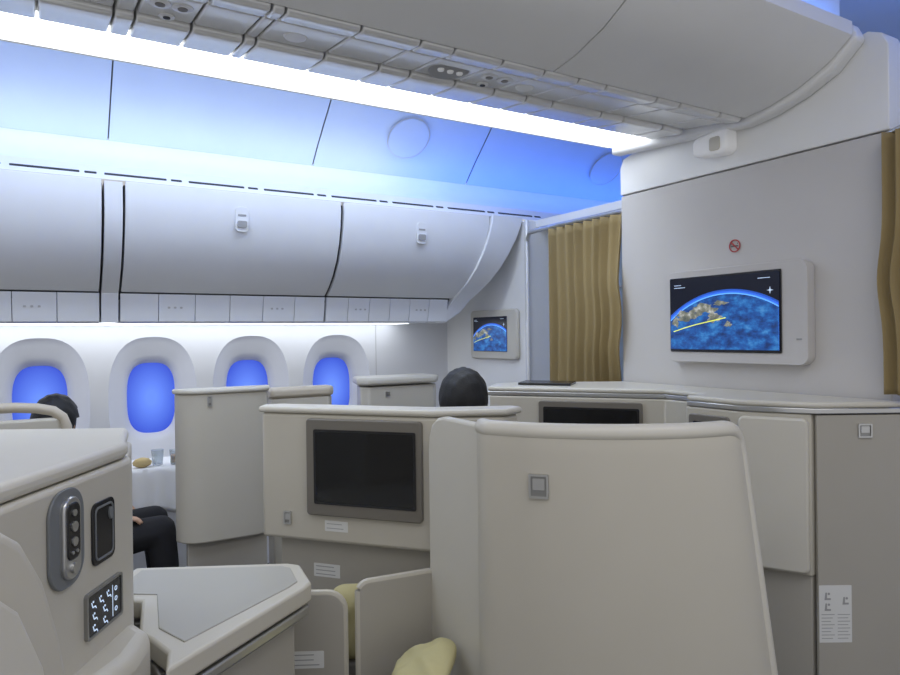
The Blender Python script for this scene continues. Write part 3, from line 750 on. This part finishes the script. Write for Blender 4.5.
# ------------------------------------------------------------ seats and people
def seat(x, y, ang, lab):
    e = empty('airline_seat', (x, y, 0), lab, 'seat', 'cabin seats')
    c, s = math.cos(ang), math.sin(ang)
    def T(px, py): return (x+px*c-py*s, y+px*s+py*c)
    def bx(x0, x1, y0, y1, z0, z1): return g_prism([T(x0, y0), T(x1, y0), T(x1, y1), T(x0, y1)], z0, z1)
    obj('base', [(bx(-.2, .22, -.19, .19, 0, .28), greyD)], parent=e, bevel=.01)
    obj('cushion', [(bx(-.20, .26, -.21, .21, .28, .385), seatF)], parent=e, bevel=.035, seg=4)
    g = bx(-.30, -.22, -.20, .20, .36, 1.02)
    g = ([v+Vector((-(v.z-.38)*.06*c, -(v.z-.38)*.06*s, 0)) for v in g[0]], g[1])
    obj('backrest', [(g, seatF)], parent=e, bevel=.03, seg=4)

def union_mesh(name, balls, vox, smooth_it=4):
    """one continuous surface from overlapping ellipsoids"""
    bm = bmesh.new()
    for c_, r_ in balls:
        g = bmesh.ops.create_icosphere(bm, subdivisions=2, radius=1)
        for v in g['verts']: v.co = Vector((c_[0]+v.co.x*r_[0], c_[1]+v.co.y*r_[1], c_[2]+v.co.z*r_[2]))
    me = bpy.data.meshes.new('tmp'); bm.to_mesh(me); bm.free()
    o = bpy.data.objects.new('tmp', me); bpy.context.collection.objects.link(o)
    r = o.modifiers.new('r', 'REMESH'); r.mode = 'VOXEL'; r.voxel_size = vox
    s = o.modifiers.new('s', 'SMOOTH'); s.iterations = smooth_it; s.factor = .5
    dg = bpy.context.evaluated_depsgraph_get(); dg.update()
    m2 = bpy.data.meshes.new_from_object(o.evaluated_get(dg)); bpy.data.objects.remove(o)
    bm = bmesh.new(); bm.from_mesh(m2)
    seen = set(); best = []
    for v in bm.verts:
        if v in seen: continue
        st = [v]; seen.add(v); comp = []
        while st:
            q = st.pop(); comp.append(q)
            for e_ in q.link_edges:
                w_ = e_.other_vert(q)
                if w_ not in seen: seen.add(w_); st.append(w_)
        if len(comp) > len(best): best = comp
    bs = set(best)
    bmesh.ops.delete(bm, geom=[v for v in bm.verts if v not in bs], context='VERTS')
    bm.to_mesh(m2); bm.free(); m2.name = name
    m2.polygons.foreach_set('use_smooth', [True]*len(m2.polygons))
    return m2

def chain(nodes, edges):
    out = []
    R3 = lambda r: r if isinstance(r, tuple) else (r, r, r)
    for a, b in edges:
        pa, ra = Vector(nodes[a][0]), R3(nodes[a][1]); pb, rb = Vector(nodes[b][0]), R3(nodes[b][1])
        L = (pb-pa).length; rm = min(min(ra), min(rb))
        n = max(2, int(L/(rm*.35))+1)
        for i in range(n+1):
            t = i/n
            out.append((tuple(pa.lerp(pb, t)), tuple(lerp(ra[k], rb[k], t) for k in range(3))))
    return out

def person(x, y, zs, ang, lab, ts=1.0, yaw=0.0):
    RA = Matrix.Rotation(ang, 4, 'Z')
    def H(p): return (p[0], p[1], p[2]*ts)
    def torso_nodes(k=0):
        return [(H((0, 0, .02)), (.115+k, .155+k, .11+k)), (H((-.03, 0, .18)), (.10+k, .135+k, .1+k)), (H((-.05, 0, .36)), (.105+k, .155+k, .1+k)), (H((-.055, 0, .46)), (.075+k, .13+k, .06+k))]
    nodes = torso_nodes(); nodes += [(H((-.045, 0, .54)), .052), (H((-.02, 0, .64)), .052)]
    edges = [(0, 1), (1, 2), (2, 3), (3, 4), (4, 5)]
    for sg in (1, -1):
        b = len(nodes)
        nodes += [(H((-.055, sg*.13, .455)), .058), (H((-.05, sg*.185, .43)), .052), (H((.0, sg*.22, .20)), .040), (H((.19, sg*.16, .16)), .027), (H((.25, sg*.135, .155)), (.034, .036, .017))]
        edges += [(3, b), (b, b+1), (b+1, b+2), (b+2, b+3), (b+3, b+4)]
        for q, (dx, dy, l) in enumerate(((.030, .028, .052), (.034, .010, .062), (.033, -.009, .057), (.028, -.027, .044))):
            k = len(nodes)
            nodes += [(H((.25+dx, sg*(.135+dy*.95), .155)), .0095), (H((.25+dx+l*.55, sg*(.135+dy*1.05), .148)), .009), (H((.25+dx+l*.85, sg*(.135+dy*1.05), .122)), .008)]
            edges += [(b+4, k), (k, k+1), (k+1, k+2)]
        k = len(nodes)
        nodes += [(H((.235, sg*.100, .152)), .011), (H((.268, sg*.080, .145)), .0095)]
        edges += [(b+3, k), (k, k+1)]
    hipk = [(.05, .09, .0), (.42, .115, .045), (.44, .115, -.12), (.455, .115, -.34), (.47, .115, -.42), (.58, .12, -.445)]
    for sg in (1, -1):
        b = len(nodes)
        rr_ = (.085, .060, .052, .038, .040, .028)
        nodes += [((p[0], sg*p[1], p[2]), r) for p, r in zip(hipk, rr_)]
        edges += [(0, b), (b, b+1), (b+1, b+2), (b+2, b+3), (b+3, b+4), (b+4, b+5)]
    balls = chain(nodes, edges)
    hz = .735*ts
    RY = Matrix.Rotation(yaw, 3, 'Z')
    head = [((-.005, 0, 0), (.097, .079, .106)), ((.035, 0, -.05), (.056, .053, .060)), ((.098, 0, -.022), (.017, .013, .018)), ((.090, 0, -.006), (.012, .009, .028)),
            ((-.005, .080, -.02), (.020, .010, .032)), ((-.005, -.080, -.02), (.020, .010, .032)), ((.086, 0, -.058), (.012, .024, .0075)), ((.085, 0, -.070), (.012, .020, .0075)),
            ((.062, 0, -.097), (.024, .025, .020)), ((.074, .03, .020), (.018, .022, .008)), ((.074, -.03, .020), (.018, .022, .008)), ((-.02, 0, -.08), (.06, .055, .06))]
    for c_, r_ in head:
        v = RY @ Vector(c_)
        ca, sa = abs(math.cos(yaw)), abs(math.sin(yaw))
        balls.append(((v.x-.012, v.y, v.z+hz), (math.hypot(r_[0]*ca, r_[1]*sa), math.hypot(r_[0]*sa, r_[1]*ca), r_[2])))
    me = union_mesh('person', balls, .0075)
    me.transform(RA); me.materials.clear(); me.materials.append(skinM)
    body = bpy.data.objects.new('person', me); body.location = (x, y, zs); bpy.context.collection.objects.link(body)
    tag(body, lab, 'person')
    def cloth(nm, nd, ed, m, vox=.011):
        me_ = union_mesh(nm, chain(nd, ed), vox, 5); me_.transform(RA); me_.materials.clear(); me_.materials.append(m)
        o = bpy.data.objects.new(nm, me_); o.location = (x, y, zs); bpy.context.collection.objects.link(o); setpar(o, body)
    tn = torso_nodes(.016)+[(H((-.05, 0, .51)), .066)]
    te = [(0, 1), (1, 2), (2, 3), (3, 4)]
    for sg in (1, -1):
        b = len(tn)
        tn += [(H((-.055, sg*.13, .455)), .074), (H((-.05, sg*.185, .43)), .068), (H((.0, sg*.22, .20)), .055), (H((.175, sg*.166, .162)), .042)]
        te += [(3, b), (b, b+1), (b+1, b+2), (b+2, b+3)]
    cloth('shirt', tn, te, blackF)
    tn = [((0, 0, .06), (.14, .175, .08)), ((0, 0, -.005), (.13, .165, .10))]; te = [(0, 1)]
    for sg in (1, -1):
        b = len(tn)
        tn += [((hipk[0][0], sg*.09, .0), .103), ((.42, sg*.115, .045), .076), ((.44, sg*.115, -.12), .068), ((.453, sg*.115, -.33), .056)]
        te += [(1, b), (b, b+1), (b+1, b+2), (b+2, b+3)]
    cloth('trousers', tn, te, blackF)
    for sg in (1, -1):
        cloth('shoe', [((.465, sg*.115, -.425), (.05, .045, .042)), ((.60, sg*.12, -.445), (.045, .045, .030))], [(0, 1)], bezelB, .008)
    bm = bmesh.new(); bmesh.ops.create_uvsphere(bm, u_segments=48, v_segments=32, radius=1)
    for v in bm.verts:
        x_, y_, z_ = v.co
        w = 1+.025*math.sin(13*x_+7*z_)*math.cos(11*y_)
        v.co = Vector((-.010+x_*.112*w, y_*.096*w, z_*.116*w+.008))
    dele = [v for v in bm.verts if (v.co.x > .045 and v.co.z < .045) or (v.co.z < -.085) or (v.co.x > .012 and v.co.z < .0)]
    bmesh.ops.delete(bm, geom=dele, context='VERTS')
    bmesh.ops.transform(bm, matrix=Matrix.Rotation(yaw, 4, 'Z'), verts=bm.verts)
    bmesh.ops.translate(bm, vec=Vector((-.012, 0, hz)), verts=bm.verts)
    bmesh.ops.transform(bm, matrix=RA, verts=bm.verts)
    me = bpy.data.meshes.new('hair'); bm.to_mesh(me); bm.free(); me.materials.append(hairM)
    me.polygons.foreach_set('use_smooth', [True]*len(me.polygons))
    h = bpy.data.objects.new('hair', me); bpy.context.collection.objects.link(h); h.location = (x, y, zs)
    s_ = h.modifiers.new('s', 'SOLIDIFY'); s_.thickness = .014
    setpar(h, body)
    for sg in (1, -1):
        ey_ = RY @ Vector((.083, sg*.030, .003)); ey_ += Vector((-.012, 0, hz)); ey_.rotate(Matrix.Rotation(ang, 3, 'Z'))
        obj('eye', [(g_lathe(Vector((x, y, zs))+ey_-Z*.006, [(.001, 0), (.007, .003), (.009, .006), (.007, .009), (.001, .012)], 12), whiteM)], parent=body)
    return body

a1 = math.radians(-20)
seat(1.415, 2.235, a1, 'grey upholstered seat behind the console')
person(1.415, 2.235, .515, a1, 'seated person with short black hair in dark clothes', 1.0, math.radians(75))
seat(.05, 3.725, 0, 'grey upholstered seat by the window')
person(.07, 3.727, .51, 0, 'person in black clothes seated behind a tray table', .83, math.radians(55))

# ------------------------------------------------------------ lights
def area(name, loc, size, sy, power, col, rot):
    l = bpy.data.lights.new(name, 'AREA'); l.shape = 'RECTANGLE'; l.size = size; l.size_y = sy; l.energy = power; l.color = col
    o = bpy.data.objects.new(name, l); o.location = loc; o.rotation_euler = rot
    bpy.context.collection.objects.link(o); return o
area('aisle_fill', (.3, .2, 2.75), 3.5, .5, 26, (1, .98, .94), (0, 0, 0))  # added soft fill above the near aisle, no fixture modelled here
area('far_aisle_fill', (.8, 2.85, 2.9), 3.0, .4, 26, (.82, .91, 1), (0, 0, 0))  # added fill aimed down to brighten the window bins, not a fixture
area('galley_light', (3.3, 2.9, 2.1), .5, .3, 6, (.6, .75, 1), (0, 0, 0))
area('forward_blue_fill', (3.2, .6, 2.62), .3, 1.6, 9, (.10, .30, 1), (math.pi, 0, 0))  # added upward blue fill to brighten the ceiling past the bulkhead

w = bpy.data.worlds.new('cabin'); sc.world = w; w.use_nodes = True
w.node_tree.nodes['Background'].inputs[0].default_value = (.97, .975, 1, 1)
w.node_tree.nodes['Background'].inputs[1].default_value = .60

# ------------------------------------------------------------ camera
cam = bpy.data.cameras.new('camera'); co = bpy.data.objects.new('camera', cam)
bpy.context.collection.objects.link(co); sc.camera = co
cam.sensor_width = 36; cam.lens = 27.2; cam.clip_start = .05
F = Vector((CA, SA, -.0037)).normalized(); R0 = Vector((SA, -CA, 0)).normalized(); U0 = R0.cross(F)
rho = .012
R = R0*math.cos(rho)-U0*math.sin(rho); U = U0*math.cos(rho)+R0*math.sin(rho)
m = Matrix(((R.x, U.x, -F.x, 0), (R.y, U.y, -F.y, 0), (R.z, U.z, -F.z, 1.5), (0, 0, 0, 1)))
co.matrix_world = m
